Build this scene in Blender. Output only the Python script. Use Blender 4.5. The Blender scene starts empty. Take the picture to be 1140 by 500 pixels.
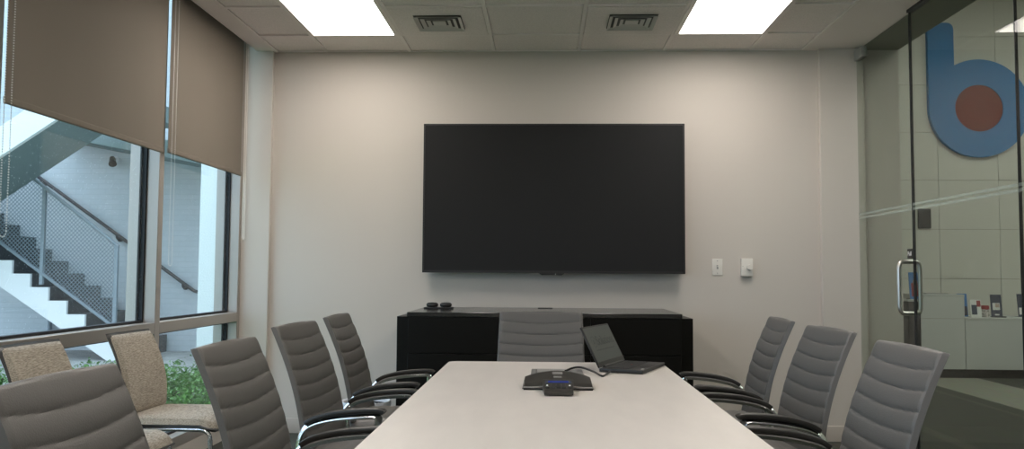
import bpy, bmesh, math, random
from mathutils import Vector, Matrix
random.seed(7)
PI = math.pi
S = bpy.context.scene
COL = S.collection

# ------------------------------------------------------------------ camera, world, exposure
CAM_H = 1.14
def make_camera():
    pit, yaw, roll = .0581, -.0387, .0062
    A = Matrix(((math.cos(yaw), -math.sin(yaw), 0), (math.sin(yaw), math.cos(yaw), 0), (0, 0, 1)))
    B = Matrix(((1, 0, 0), (0, math.cos(pit), math.sin(pit)), (0, -math.sin(pit), math.cos(pit))))
    R = B @ A
    c, s = math.cos(roll), math.sin(roll)
    right = c * R[0] + s * R[2]
    up = -s * R[0] + c * R[2]
    back = -R[1]
    M = Matrix((right, up, back)).transposed().to_4x4()
    M.translation = Vector((0, 0, CAM_H))
    cd = bpy.data.cameras.new('camera')
    cd.sensor_width = 36
    cd.lens = 937.3 / 1140 * 36
    cd.clip_start = .05
    o = bpy.data.objects.new('camera', cd)
    o.matrix_world = M
    COL.objects.link(o)
    S.camera = o
make_camera()

LAMP = 12.0          # emission of the office ceiling panels
LOBBY_FILL = 11    # emission of the added, unseen lobby ceiling panels
SKY = 3.7
w = bpy.data.worlds.new('overcast')
S.world = w
w.use_nodes = True
nt = w.node_tree
bg = nt.nodes['Background']
tc = nt.nodes.new('ShaderNodeTexCoord')
sep = nt.nodes.new('ShaderNodeSeparateXYZ')
rmp = nt.nodes.new('ShaderNodeValToRGB')
rmp.color_ramp.elements[0].position = 0.0
rmp.color_ramp.elements[0].color = (.47, .59, .72, 1)
rmp.color_ramp.elements[1].position = .8
rmp.color_ramp.elements[1].color = (.68, .85, 1.0, 1)
nt.links.new(tc.outputs['Generated'], sep.inputs[0])
nt.links.new(sep.outputs['Z'], rmp.inputs[0])
nt.links.new(rmp.outputs[0], bg.inputs['Color'])
bg.inputs['Strength'].default_value = SKY
S.view_settings.view_transform = 'Standard'
S.view_settings.look = 'None'
S.view_settings.exposure = 0.0
S.view_settings.gamma = 1
S.view_settings.use_curve_mapping = False

# ------------------------------------------------------------------ materials
def srgb(r, g, b):
    def f(c):
        c /= 255
        return c / 12.92 if c <= .04045 else ((c + .055) / 1.055) ** 2.4
    return (f(r), f(g), f(b), 1)

def mat(name, col, rough=.6, metal=0, noise=None, bump=None, spec=None, sheen=0, coat=0):
    """col: linear rgba; noise=(scale, amount, stretch) varies the colour; bump=(scale, strength)"""
    m = bpy.data.materials.new(name)
    m.use_nodes = True
    nt = m.node_tree
    b = nt.nodes['Principled BSDF']
    b.inputs['Base Color'].default_value = col
    b.inputs['Roughness'].default_value = rough
    b.inputs['Metallic'].default_value = metal
    if spec is not None: b.inputs['Specular IOR Level'].default_value = spec
    if sheen: b.inputs['Sheen Weight'].default_value = sheen
    if coat: b.inputs['Coat Weight'].default_value = coat
    if noise or bump:
        tc = nt.nodes.new('ShaderNodeTexCoord')
    if noise:
        sc, am, st = noise
        mp = nt.nodes.new('ShaderNodeMapping'); mp.inputs['Scale'].default_value = st
        n = nt.nodes.new('ShaderNodeTexNoise'); n.inputs['Scale'].default_value = sc; n.inputs['Detail'].default_value = 4
        r = nt.nodes.new('ShaderNodeValToRGB')
        lo = [max(0, c * (1 - am)) for c in col[:3]] + [1]; hi = [min(1, c * (1 + am)) for c in col[:3]] + [1]
        r.color_ramp.elements[0].color = lo; r.color_ramp.elements[1].color = hi
        r.color_ramp.elements[0].position = .3; r.color_ramp.elements[1].position = .7
        nt.links.new(tc.outputs['Object'], mp.inputs[0]); nt.links.new(mp.outputs[0], n.inputs['Vector'])
        nt.links.new(n.outputs['Fac'], r.inputs[0]); nt.links.new(r.outputs[0], b.inputs['Base Color'])
    if bump:
        n2 = nt.nodes.new('ShaderNodeTexNoise'); n2.inputs['Scale'].default_value = bump[0]; n2.inputs['Detail'].default_value = 3
        bp = nt.nodes.new('ShaderNodeBump'); bp.inputs['Strength'].default_value = bump[1]; bp.inputs['Distance'].default_value = .01
        nt.links.new(tc.outputs['Object'], n2.inputs['Vector']); nt.links.new(n2.outputs['Fac'], bp.inputs['Height'])
        nt.links.new(bp.outputs[0], b.inputs['Normal'])
    return m

def emis(name, col, strength):
    m = bpy.data.materials.new(name); m.use_nodes = True; nt = m.node_tree
    nt.nodes.remove(nt.nodes['Principled BSDF'])
    e = nt.nodes.new('ShaderNodeEmission'); e.inputs[0].default_value = col; e.inputs[1].default_value = strength
    nt.links.new(e.outputs[0], nt.nodes['Material Output'].inputs[0])
    return m

def glass(name, tint, refl=1.0, drops=False):
    m = bpy.data.materials.new(name); m.use_nodes = True; nt = m.node_tree
    nt.nodes.remove(nt.nodes['Principled BSDF'])
    tr = nt.nodes.new('ShaderNodeBsdfTransparent'); tr.inputs[0].default_value = tint
    gl = nt.nodes.new('ShaderNodeBsdfGlossy'); gl.inputs['Roughness'].default_value = .0
    gl.inputs['Color'].default_value = (refl, refl, refl, 1)
    lwt = nt.nodes.new('ShaderNodeLayerWeight'); pw = nt.nodes.new('ShaderNodeMath'); pw.operation = 'POWER'; pw.inputs[1].default_value = 5
    fr = nt.nodes.new('ShaderNodeMath'); fr.operation = 'MULTIPLY_ADD'; fr.inputs[1].default_value = .96; fr.inputs[2].default_value = .04
    nt.links.new(lwt.outputs['Facing'], pw.inputs[0]); nt.links.new(pw.outputs[0], fr.inputs[0])
    mx = nt.nodes.new('ShaderNodeMixShader')
    nt.links.new(fr.outputs[0], mx.inputs[0]); nt.links.new(tr.outputs[0], mx.inputs[1]); nt.links.new(gl.outputs[0], mx.inputs[2])
    out = mx
    if drops:
        tc = nt.nodes.new('ShaderNodeTexCoord')
        vo = nt.nodes.new('ShaderNodeTexVoronoi'); vo.inputs['Scale'].default_value = 62
        nz = nt.nodes.new('ShaderNodeTexNoise'); nz.inputs['Scale'].default_value = 1.6
        mul = nt.nodes.new('ShaderNodeMath'); mul.operation = 'MULTIPLY_ADD'; mul.inputs[1].default_value = .34; mul.inputs[2].default_value = -.14
        sp_ = nt.nodes.new('ShaderNodeSeparateXYZ')
        lt = nt.nodes.new('ShaderNodeMath'); lt.operation = 'LESS_THAN'
        nt.links.new(tc.outputs['Object'], vo.inputs['Vector']); nt.links.new(tc.outputs['Object'], nz.inputs['Vector'])
        nt.links.new(vo.outputs['Color'], sp_.inputs[0]); nt.links.new(sp_.outputs['X'], mul.inputs[0])
        nt.links.new(vo.outputs['Distance'], lt.inputs[0]); nt.links.new(mul.outputs[0], lt.inputs[1])
        df = nt.nodes.new('ShaderNodeBsdfTranslucent'); df.inputs[0].default_value = (.8, .88, .9, 1)
        m3 = nt.nodes.new('ShaderNodeMath'); m3.operation = 'MULTIPLY'; m3.inputs[1].default_value = .7
        nt.links.new(lt.outputs[0], m3.inputs[0])
        mx2 = nt.nodes.new('ShaderNodeMixShader')
        nt.links.new(m3.outputs[0], mx2.inputs[0]); nt.links.new(mx.outputs[0], mx2.inputs[1]); nt.links.new(df.outputs[0], mx2.inputs[2])
        out = mx2
    nt.links.new(out.outputs[0], nt.nodes['Material Output'].inputs[0])
    return m

def frost_mat():
    m = mat('frosted_band', (.50, .58, .54, 1), .6); nt = m.node_tree; b = nt.nodes['Principled BSDF']
    t = nt.nodes.new('ShaderNodeBsdfTransparent'); mx = nt.nodes.new('ShaderNodeMixShader'); mx.inputs[0].default_value = .28
    nt.links.new(t.outputs[0], mx.inputs[1]); nt.links.new(b.outputs[0], mx.inputs[2]); nt.links.new(mx.outputs[0], nt.nodes['Material Output'].inputs[0])
    return m

def brick_mat():
    m = mat('painted_brick', (.56, .6, .62, 1), .7)
    nt = m.node_tree; b = nt.nodes['Principled BSDF']
    tc = nt.nodes.new('ShaderNodeTexCoord'); mp = nt.nodes.new('ShaderNodeMapping'); mp.inputs['Rotation'].default_value = (PI / 2, 0, 0)
    br = nt.nodes.new('ShaderNodeTexBrick'); br.inputs['Scale'].default_value = 1
    br.inputs['Brick Width'].default_value = .22; br.inputs['Row Height'].default_value = .075; br.inputs['Mortar Size'].default_value = .005
    br.inputs['Color1'].default_value = (.60, .63, .65, 1); br.inputs['Color2'].default_value = (.56, .6, .62, 1); br.inputs['Mortar'].default_value = (.52, .56, .58, 1)
    nt.links.new(tc.outputs['Object'], mp.inputs[0]); nt.links.new(mp.outputs[0], br.inputs['Vector'])
    nt.links.new(br.outputs['Color'], b.inputs['Base Color'])
    bp = nt.nodes.new('ShaderNodeBump'); bp.inputs['Strength'].default_value = .3; bp.inputs['Distance'].default_value = .01; bp.invert = True
    nt.links.new(br.outputs['Fac'], bp.inputs['Height']); nt.links.new(bp.outputs[0], b.inputs['Normal'])
    return m

def carpet_mat():
    m = mat('striped_carpet', (.05, .05, .045, 1), .95)
    nt = m.node_tree; b = nt.nodes['Principled BSDF']
    tc = nt.nodes.new('ShaderNodeTexCoord'); sx = nt.nodes.new('ShaderNodeSeparateXYZ')
    nt.links.new(tc.outputs['Object'], sx.inputs[0])
    mr = nt.nodes.new('ShaderNodeMapRange'); mr.inputs['From Min'].default_value = -4; mr.inputs['From Max'].default_value = 10
    nt.links.new(sx.outputs['X'], mr.inputs['Value'])
    r = nt.nodes.new('ShaderNodeValToRGB'); r.color_ramp.interpolation = 'CONSTANT'
    D = (.050, .052, .042, 1); L = (.24, .24, .195, 1); M_ = (.075, .076, .06, 1)
    stops = [(-4, D), (-2.9, L), (-2.2, D), (-1.2, M_), (-.4, D), (.9, M_), (1.7, D), (2.75, M_), (2.87, D), (3.84, M_), (3.91, D), (4.04, L), (4.81, D), (5.6, M_), (6.4, D), (7.4, L)]
    el = r.color_ramp.elements
    el[0].position = 0; el[0].color = D; el[1].position = 1; el[1].color = D
    for x, c in stops[1:]:
        e = el.new((x + 4) / 14); e.color = c
    nt.links.new(mr.outputs[0], r.inputs[0])
    n = nt.nodes.new('ShaderNodeTexNoise'); n.inputs['Scale'].default_value = 14; n.inputs['Detail'].default_value = 5
    mp = nt.nodes.new('ShaderNodeMapping'); mp.inputs['Scale'].default_value = (4, .4, 1)
    nt.links.new(tc.outputs['Object'], mp.inputs[0]); nt.links.new(mp.outputs[0], n.inputs['Vector'])
    mx = nt.nodes.new('ShaderNodeMix'); mx.data_type = 'RGBA'; mx.blend_type = 'MULTIPLY'; mx.inputs[0].default_value = .6
    nt.links.new(r.outputs[0], mx.inputs[6]); nt.links.new(n.outputs['Color'], mx.inputs[7])
    cr = nt.nodes.new('ShaderNodeMix'); cr.data_type = 'RGBA'; cr.blend_type = 'MULTIPLY'; cr.inputs[0].default_value = 1; cr.inputs[7].default_value = (1.5, 1.5, 1.5, 1)
    nt.links.new(mx.outputs[2], cr.inputs[6]); nt.links.new(cr.outputs[2], b.inputs['Base Color'])
    return m

def weave_mat(name, ca, cb, sc):
    m = mat(name, ca, .9, sheen=.2)
    nt = m.node_tree; b = nt.nodes['Principled BSDF']
    tc = nt.nodes.new('ShaderNodeTexCoord'); mp = nt.nodes.new('ShaderNodeMapping'); mp.inputs['Scale'].default_value = (1, .22, 2.6)
    n = nt.nodes.new('ShaderNodeTexNoise'); n.inputs['Scale'].default_value = sc; n.inputs['Detail'].default_value = 2
    r = nt.nodes.new('ShaderNodeValToRGB'); r.color_ramp.elements[0].color = cb; r.color_ramp.elements[1].color = ca
    r.color_ramp.elements[0].position = .36; r.color_ramp.elements[1].position = .6
    nt.links.new(tc.outputs['Object'], mp.inputs[0]); nt.links.new(mp.outputs[0], n.inputs['Vector']); nt.links.new(n.outputs['Fac'], r.inputs[0])
    nt.links.new(r.outputs[0], b.inputs['Base Color'])
    bp = nt.nodes.new('ShaderNodeBump'); bp.inputs['Strength'].default_value = .5; bp.inputs['Distance'].default_value = .003
    nt.links.new(n.outputs['Fac'], bp.inputs['Height']); nt.links.new(bp.outputs[0], b.inputs['Normal'])
    return m

def blind_mat():
    m = mat('blind_fabric', (.255, .215, .174, 1), .9, bump=(350, .15))
    nt = m.node_tree; b = nt.nodes['Principled BSDF']
    t = nt.nodes.new('ShaderNodeBsdfTranslucent'); t.inputs[0].default_value = (.30, .27, .24, 1)
    mx = nt.nodes.new('ShaderNodeMixShader'); mx.inputs[0].default_value = .22
    nt.links.new(b.outputs[0], mx.inputs[1]); nt.links.new(t.outputs[0], mx.inputs[2])
    nt.links.new(mx.outputs[0], nt.nodes['Material Output'].inputs[0])
    return m

M = dict(
    wall=mat('wall_paint', (.57, .525, .475, 1), .75, bump=(180, .04)),
    tile=mat('ceiling_tile', (.84, .77, .74, 1), .9, noise=(160, .10, (1, 1, 1)), bump=(160, .25)),
    grid=mat('ceiling_grid', (.86, .79, .76, 1), .5),
    drywall=mat('ceiling_paint', (.78, .715, .68, 1), .8),
    base=mat('baseboard_vinyl', (.50, .45, .40, 1), .5),
    carpet=carpet_mat(),
    alu=mat('bronze_aluminium', (.42, .385, .35, 1), .36, .5),
    gasket=mat('black_gasket', (.01, .012, .016, 1), .5),
    winglass=glass('window_glass', (.92, .96, .975, 1), .7, drops=True),
    officeglass=glass('green_tinted_glass', (.885, .912, .875, 1), .55),
    frost=frost_mat(),
    steel=mat('brushed_steel', (.62, .6, .56, 1), .28, 1),
    chrome=mat('chrome', (.86, .86, .87, 1), .16, 1),
    darkmetal=mat('dark_metal', (.03, .03, .03, 1), .4, .6),
    blind=blind_mat(),
    plastic_w=mat('white_plastic', (.72, .69, .64, 1), .4),
    plastic_g=mat('grey_plastic', (.32, .31, .3, 1), .45),
    bead=mat('steel_bead', (.62, .6, .56, 1), .35, .6),
    black=mat('black_plastic', (.012, .012, .012, 1), .38),
    blackm=mat('matt_black_plastic', (.018, .017, .016, 1), .6),
    screen=mat('screen_panel', (.0215, .0217, .0222, 1), .7, spec=.1),
    cred=mat('black_veneer', (.0055, .0050, .0038, 1), .35, noise=(30, .25, (1, 1, 8)), spec=.2),
    credtop=mat('black_gloss_top', (.012, .011, .010, 1), .16, spec=.8),
    table=mat('pale_laminate', (.69, .635, .59, 1), .33, noise=(9, .035, (1.5, .4, 1)), spec=.4),
    tedge=mat('table_edge_band', (.30, .27, .24, 1), .5),
    leather=mat('grey_leather', (.124, .117, .111, 1), .40, bump=(260, .12), spec=.45),
    pad=mat('dark_arm_pad', (.020, .018, .016, 1), .42),
    tweed=weave_mat('tan_tweed', (.47, .41, .33, 1), (.21, .175, .135, 1), 210),
    brick=brick_mat(),
    stucco=mat('white_stucco', (.80, .82, .82, 1), .85, bump=(60, .4)),
    stairpaint=mat('white_stringer_paint', (.86, .86, .85, 1), .6),
    concrete=mat('dark_stair_concrete', (.075, .077, .082, 1), .9, noise=(60, .35, (1, 1, 1))),
    soffit=mat('grey_green_soffit_paint', (.20, .245, .24, 1), .8),
    railmetal=mat('galvanised_rail', (.24, .28, .31, 1), .5, .2),
    railbrown=mat('brown_handrail', (.055, .05, .055, 1), .5, .3),
    paving=mat('paving', (.40, .39, .37, 1), .9, noise=(6, .2, (1, 1, 1))),
    lawn=mat('lawn', (.10, .2, .05, 1), .95, noise=(40, .5, (1, 1, 1))),
    leaf=mat('leaf', (.135, .30, .06, 1), .5, noise=(3, .5, (1, 1, 1))),
    bark=mat('bark', (.08, .06, .04, 1), .9),
    panel=mat('lobby_panel', (.60, .59, .52, 1), .6),
    joint=mat('lobby_joint', (.36, .35, .31, 1), .8),
    counter=mat('counter_laminate', (.60, .61, .58, 1), .5),
    lobbywall=mat('lobby_wall_paint', (.55, .54, .48, 1), .8),
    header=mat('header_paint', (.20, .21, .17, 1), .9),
    blue=mat('emblem_blue', (.05, .20, .42, 1), .85, spec=.1),
    red=mat('emblem_red', (.17, .03, .02, 1), .85, spec=.1),
    skyblue=mat('leaflet_blue', (.05, .2, .5, 1), .5),
    redlid=mat('red_lid', (.30, .03, .03, 1), .5),
    paper=mat('paper', (.75, .75, .72, 1), .7),
    navy=mat('navy_card', (.03, .04, .07, 1), .5),
    skin=mat('printed_tan', (.42, .25, .17, 1), .6),
    white=mat('white_print', (.85, .85, .85, 1), .5),
    lcd=emis('lit_blue_display', (.06, .09, .40, 1), .45),
    lapscreen=mat('laptop_screen', (.080, .090, .085, 1), .4, spec=.3),
    lapink=mat('laptop_screen_ink', (.016, .018, .018, 1), .4),
    lapred=mat('laptop_red', (.25, .03, .02, 1), .4),
    key=mat('laptop_keys', (.010, .010, .010, 1), .5),
    lapbody=mat('laptop_body', (.011, .0105, .010, 1), .45),
    phone=mat('phone_body', (.030, .027, .024, 1), .33),
    silver=mat('silver_plastic', (.30, .29, .28, 1), .4, .4),
    liner=mat('bin_liner', (.62, .64, .68, 1), .3),
    bin=mat('bin_plastic', (.05, .05, .05, 1), .5),
    vent=mat('vent_metal', (.58, .56, .53, 1), .5),
    ventdark=mat('vent_inside', (.12, .115, .105, 1), .8),
    lamp=emis('lit_diffuser', (1, .93, .86, 1), LAMP),
    lobbyfill=emis('lobby_fill_diffuser', (.97, 1, .97, 1), LOBBY_FILL),
)

# ------------------------------------------------------------------ mesh helpers
class MB:
    def __init__(s): s.bm = bmesh.new()
    def box(s, x0, y0, z0, x1, y1, z1, bev=0, seg=2, rot=None):
        m = Matrix.Translation(((x0 + x1) / 2, (y0 + y1) / 2, (z0 + z1) / 2)) @ Matrix.Diagonal((abs(x1 - x0), abs(y1 - y0), abs(z1 - z0), 1))
        r = bmesh.ops.create_cube(s.bm, size=1, matrix=m)
        vs = r['verts']
        if bev:
            es = list({e for v in vs for e in v.link_edges})
            q = bmesh.ops.bevel(s.bm, geom=es, offset=bev, segments=seg, affect='EDGES', profile=.6)
            vs = list({v for f in q['faces'] for v in f.verts} | {v for v in vs if v.is_valid})
        if rot: bmesh.ops.transform(s.bm, matrix=rot, verts=vs)
        return s
    def cyl(s, p0, p1, r0, r1=None, n=20):
        p0, p1 = Vector(p0), Vector(p1); d = p1 - p0
        q = d.to_track_quat('Z', 'Y').to_matrix().to_4x4()
        bmesh.ops.create_cone(s.bm, cap_ends=True, segments=n, radius1=r0, radius2=r0 if r1 is None else r1, depth=d.length,
                              matrix=Matrix.Translation((p0 + p1) / 2) @ q)
        return s
    def sph(s, c, r, sc=(1, 1, 1), n=16):
        bmesh.ops.create_uvsphere(s.bm, u_segments=n, v_segments=max(6, n // 2), radius=r, matrix=Matrix.Translation(c) @ Matrix.Diagonal((*sc, 1)))
        return s
    def tube(s, pts, r, n=10, flat=None, round_=0, updir=None):
        """sweep a circle (or a rounded rectangle flat=(w,h)) along pts; round_ smooths the corners"""
        P = [Vector(p) for p in pts]
        if round_:
            Q = [P[0]]
            for i in range(1, len(P) - 1):
                a, b, c = P[i - 1], P[i], P[i + 1]
                d1 = min(round_, (a - b).length * .48); d2 = min(round_, (c - b).length * .48)
                A_ = b + (a - b).normalized() * d1; C_ = b + (c - b).normalized() * d2
                for k in range(7):
                    t = k / 6
                    Q.append(A_ * (1 - t) ** 2 + b * 2 * t * (1 - t) + C_ * t * t)
            Q.append(P[-1]); P = Q
        rings = []
        T = (P[1] - P[0]).normalized()
        N = Vector(updir) if updir else (Vector((0, 0, 1)) if abs(T.z) < .9 else Vector((1, 0, 0)))
        N = (N - T * N.dot(T)).normalized()
        for i, p in enumerate(P):
            if i == 0: t = P[1] - P[0]
            elif i == len(P) - 1: t = P[-1] - P[-2]
            else: t = (P[i + 1] - p).normalized() + (p - P[i - 1]).normalized()
            t.normalize()
            N = (N - t * N.dot(t)).normalized(); Bn = t.cross(N)
            ring = []
            for k in range(n):
                a = 2 * PI * (k + .5) / n
                if flat:
                    ca, sa = math.cos(a), math.sin(a)
                    e = .45
                    u = math.copysign(abs(ca) ** e, ca) * flat[0] / 2; v = math.copysign(abs(sa) ** e, sa) * flat[1] / 2
                else: u, v = r * math.cos(a), r * math.sin(a)
                ring.append(s.bm.verts.new(p + Bn * u + N * v))
            rings.append(ring)
        for a, b in zip(rings, rings[1:]):
            for k in range(n):
                s.bm.faces.new((a[k], a[(k + 1) % n], b[(k + 1) % n], b[k]))
        s.bm.faces.new(rings[0][::-1]); s.bm.faces.new(rings[-1])
        return s
    def prism(s, pts, axis, a, b):
        """extrude a 2-D outline; axis 'x' outline=(y,z), 'y' outline=(x,z), 'z' outline=(x,y)"""
        def mk(p, t):
            return {'x': (t, p[0], p[1]), 'y': (p[0], t, p[1]), 'z': (p[0], p[1], t)}[axis]
        A_ = [s.bm.verts.new(mk(p, a)) for p in pts]; B_ = [s.bm.verts.new(mk(p, b)) for p in pts]
        n = len(pts)
        s.bm.faces.new(A_); s.bm.faces.new(B_[::-1])
        for i in range(n): s.bm.faces.new((A_[i], B_[i], B_[(i + 1) % n], A_[(i + 1) % n]))
        return s
    def lathe(s, prof, c=(0, 0, 0), n=28):
        rings = []
        for r, z in prof:
            rings.append([s.bm.verts.new((c[0] + r * math.cos(2 * PI * k / n), c[1] + r * math.sin(2 * PI * k / n), c[2] + z)) for k in range(n)])
        for a, b in zip(rings, rings[1:]):
            for k in range(n): s.bm.faces.new((a[k], a[(k + 1) % n], b[(k + 1) % n], b[k]))
        s.bm.faces.new(rings[0][::-1]); s.bm.faces.new(rings[-1])
        return s
    def build(s, name, m, parent=None, smooth=True, kind=None):
        bmesh.ops.recalc_face_normals(s.bm, faces=s.bm.faces)
        me = bpy.data.meshes.new(name); s.bm.to_mesh(me); s.bm.free()
        me.materials.append(M[m] if isinstance(m, str) else m)
        if smooth:
            me.shade_smooth()
            try: me.set_sharp_from_angle(angle=math.radians(38))
            except Exception: pass
        o = bpy.data.objects.new(name, me); COL.objects.link(o)
        if parent: o.parent = parent
        if kind: o['kind'] = kind
        return o

def thing(name, label, cat, loc=(0, 0, 0), rz=0, group=None):
    o = bpy.data.objects.new(name, None); COL.objects.link(o)
    o.location = loc; o.rotation_euler = (0, 0, rz); o.empty_display_size = .1
    o['label'] = label; o['category'] = cat
    if group: o['group'] = group
    return o
def tag(o, label, cat, group=None, kind=None):
    o['label'] = label; o['category'] = cat
    if group: o['group'] = group
    if kind: o['kind'] = kind
    return o
def struct(name):
    o = bpy.data.objects.new(name, None); COL.objects.link(o); o['kind'] = 'structure'; o.empty_display_size = .1
    return o
def copy_tree(o, parent=None):
    c = o.copy(); COL.objects.link(c); c.parent = parent
    for ch in list(o.children): copy_tree(ch, c)
    return c
def text(name, body, size, m, parent, mtx, ext=.0006, kind=None):
    cu = bpy.data.curves.new(name, 'FONT'); cu.body = body; cu.size = size; cu.extrude = ext
    cu.align_x = 'CENTER'; cu.align_y = 'CENTER'
    t = bpy.data.objects.new(name + '_tmp', cu)
    me = bpy.data.meshes.new_from_object(t)
    bpy.data.objects.remove(t)
    me.materials.clear(); me.materials.append(M[m]); me.transform(mtx)
    o = bpy.data.objects.new(name, me); COL.objects.link(o); o.parent = parent
    return o

# ================================================================== ROOM SHELL
CZ = 2.74                                   # ceiling height
XL, XR, YB, YF = -2.17, 2.19, 5.99, -3.2    # window face, glass wall, back wall, wall behind the camera

MB().box(-2.25, YF - .1, -.1, 9.0, 10.5, 0).build('floor', 'carpet', kind='structure', smooth=False)
MB().box(-2.30, YB, -.1, 2.5, YB + .16, 4.7).build('wall_back', 'wall', kind='structure', smooth=False)
MB().box(-2.30, YF - .12, 0, 2.5, YF, 2.95).build('wall_front', 'wall', kind='structure', smooth=False)
# pilasters either end of the back wall
MB().box(-2.25, YB - .045, 0, -1.968, YB, CZ + .2, .003, 1).build('trim_1', 'wall', kind='structure')
MB().box(1.932, YB - .045, 0, 2.24, YB, CZ, .003, 1).build('trim_2', 'wall', kind='structure')
# baseboards
MB().box(-1.968, YB - .012, 0, 1.932, YB, .105, .004).box(-2.16, YB - .057, 0, -1.956, YB - .045, .105, .004).build('baseboard_back', 'base', kind='structure')
MB().box(1.92, YB - .057, 0, 2.17, YB - .045, .105, .004).build('baseboard_right', 'base', kind='structure')

# ceiling: tiles between grid bars, plain borders beside window and glass wall
G0, GT, R1 = -1.589, .61, 5.574
gx = [-1.953] + [G0 + GT * k for k in range(6)] + [1.828]
gy = [YB] + [R1 - GT * k for k in range(15)] + [YF]
mb = MB()
for i in range(len(gx) - 1):
    for j in range(len(gy) - 1):
        x0, x1, y1, y0 = gx[i], gx[i + 1], gy[j], gy[j + 1]
        if y1 - y0 < .03: continue
        mb.box(x0 + .0145, y0 + .0145, CZ + .008, x1 - .0145, y1 - .0145, CZ + .018)
mb.box(gx[0], YF, CZ + .03, gx[-1], YB, CZ + .06)
mb.build('ceiling', 'tile', kind='structure', smooth=False)
mb = MB()
for x in gx: mb.box(x - .012, YF, CZ, x + .012, YB, CZ + .012)
for y in gy[:-1]: mb.box(gx[0], y - .012, CZ - .0005, gx[-1], y + .012, CZ + .012)
mb.build('trim_3', 'grid', kind='structure', smooth=False)
MB().box(-2.088, YF, CZ - .002, gx[0], YB, CZ + .2).build('trim_4', 'drywall', kind='structure', smooth=False)
MB().box(gx[-1], YF, CZ - .002, 2.215, YB, CZ + .1).build('trim_5', 'drywall', kind='structure', smooth=False)
MB().box(-2.45, YF - .1, CZ + .2, 2.2, YB, CZ + .35).build('trim_6', 'drywall', kind='structure', smooth=False)

# ---------------------------------------------------------------- window wall (left)
SILL0, SILL1, TR0, TR1, WTOP = .10, .165, .79, .853, CZ + .2
GP = -2.238                                              # glass plane
MB().box(-2.31, YF, 0, XL, YB - .045, SILL0).build('wall_left', 'wall', kind='structure', smooth=False)
mull = [5.90, 4.640, 3.185, 1.835, .425, -.985, -2.2, -3.26]           # near edge of every mullion
def window(n, y0, y1, wedge):
    o = struct('window_%d' % n)
    f = MB()
    yy1 = y1 + .06
    f.box(GP, y1, SILL0, XL, yy1, WTOP, .002, 1)                               # mullion on the far side
    for z0, z1 in ((SILL0, SILL1), (TR0, TR1), (WTOP - .05, WTOP)):
        f.box(GP, y0 + .06, z0, XL, y1, z1, .002, 1)
    f.box(GP - .10, y1 - .002, SILL0, GP - .034, yy1, WTOP)
    f.box(GP - .10, y0 + .06, TR0, GP - .034, y1, TR1).box(GP - .10, y0 + .06, SILL0, GP - .034, y1, SILL1)
    f.build('window_frame', 'alu', o)
    g = MB()
    for z0, z1 in ((SILL1, TR0), (TR1, WTOP - .05)):
        t = .014
        ya, yb = y0 + .06, y1
        g.box(GP - .03, yb - t, z0, GP, yb, z1).box(GP - .03, ya, z0, GP, ya + t, z1)
        g.box(GP - .03, ya + t, z0, GP, yb - t, z0 + t).box(GP - .03, ya + t, z1 - t, GP, yb - t, z1)
        g.box(GP - .03, yb - .03, z0, GP - .022, yb + .03, z1)
    g.build('gasket', 'gasket', o, smooth=False)
    for z0, z1 in ((SILL1, TR0), (TR1, WTOP - .05)):
        MB().box(GP - .015, y0 + .07, z0 + .01, GP - .009, y1 - .01, z1 - .01).build('pane', 'winglass', o, smooth=False)
    return o
for i in range(7): window(i + 1, mull[i + 1], mull[i], 0)

# ---------------------------------------------------------------- glass wall (right)
GH = CZ - .035
DJ = 5.075                                               # joint between the door and the side panel
d1 = struct('door_1')
MB().box(XR - .006, DJ + .006, .012, XR + .006, YB - .065, GH).build('door_leaf', 'officeglass', d1, smooth=False)
MB().box(XR - .007, DJ, .012, XR + .007, DJ + .006, GH).build('door_edge', 'gasket', d1, smooth=False)
MB().box(XR - .02, YB - .20, GH - .06, XR + .02, YB - .055, GH + .01, .004).build('pivot_patch', 'plastic_g', d1)
MB().box(XR - .02, YB - .22, .005, XR + .02, YB - .055, .09, .004).build('floor_pivot', 'steel', d1)
h = MB()
for sx in (-1, 1):
    hy = DJ + .075
    h.tube([(XR, hy, 1.225), (XR + sx * .062, hy, 1.225), (XR + sx * .062, hy, .915), (XR, hy, .915)], .0125, 14, round_=.045)
h.build('door_handle', 'steel', d1)
s_ = MB().box(XR - .012, DJ + .005, 1.243, XR - .007, DJ + .072, 1.302, .002, 1).build('pull_sign', 'black', d1)
text('sign_lettering', 'Pull', .036, 'white', s_, Matrix.Translation((XR - .0125, DJ + .0385, 1.272)) @ Matrix.Rotation(-PI / 2, 4, 'Z') @ Matrix.Rotation(PI / 2, 4, 'X'))
MB().box(XR - .002 - .006, DJ + .006, 1.530, XR - .006, YB - .065, 1.545).build('frosted_band', 'frost', d1, smooth=False)
MB().box(XR - .008, DJ + .006, 1.556, XR - .006, YB - .065, 1.571).build('frosted_band', 'frost', d1, smooth=False)
joints = [DJ, 3.955, 2.80, 1.65, .5, -.65, -1.8, YF]
for i in range(len(joints) - 1):
    o = struct('window_%d' % (8 + i))
    ya, yb = joints[i + 1], joints[i]
    MB().box(XR - .006, ya + .004, .02, XR + .006, yb - .006, GH + .02).build('glass_panel', 'officeglass', o, smooth=False)
    MB().box(XR - .007, yb - .006, .02, XR + .007, yb - .001, GH + .02).build('joint_seal', 'gasket', o, smooth=False)
    MB().box(XR - .018, ya + .001, GH + .015, XR + .018, yb - .001, CZ).build('head_channel', 'gasket', o, smooth=False)
    MB().box(XR - .018, ya + .001, 0, XR + .018, yb - .001, .025).build('sill_channel', 'steel', o, smooth=False)
    for z0 in (1.530, 1.556):
        MB().box(XR - .008, ya + .006, z0, XR - .006, yb - .008, z0 + .015).build('frosted_band', 'frost', o, smooth=False)

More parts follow.
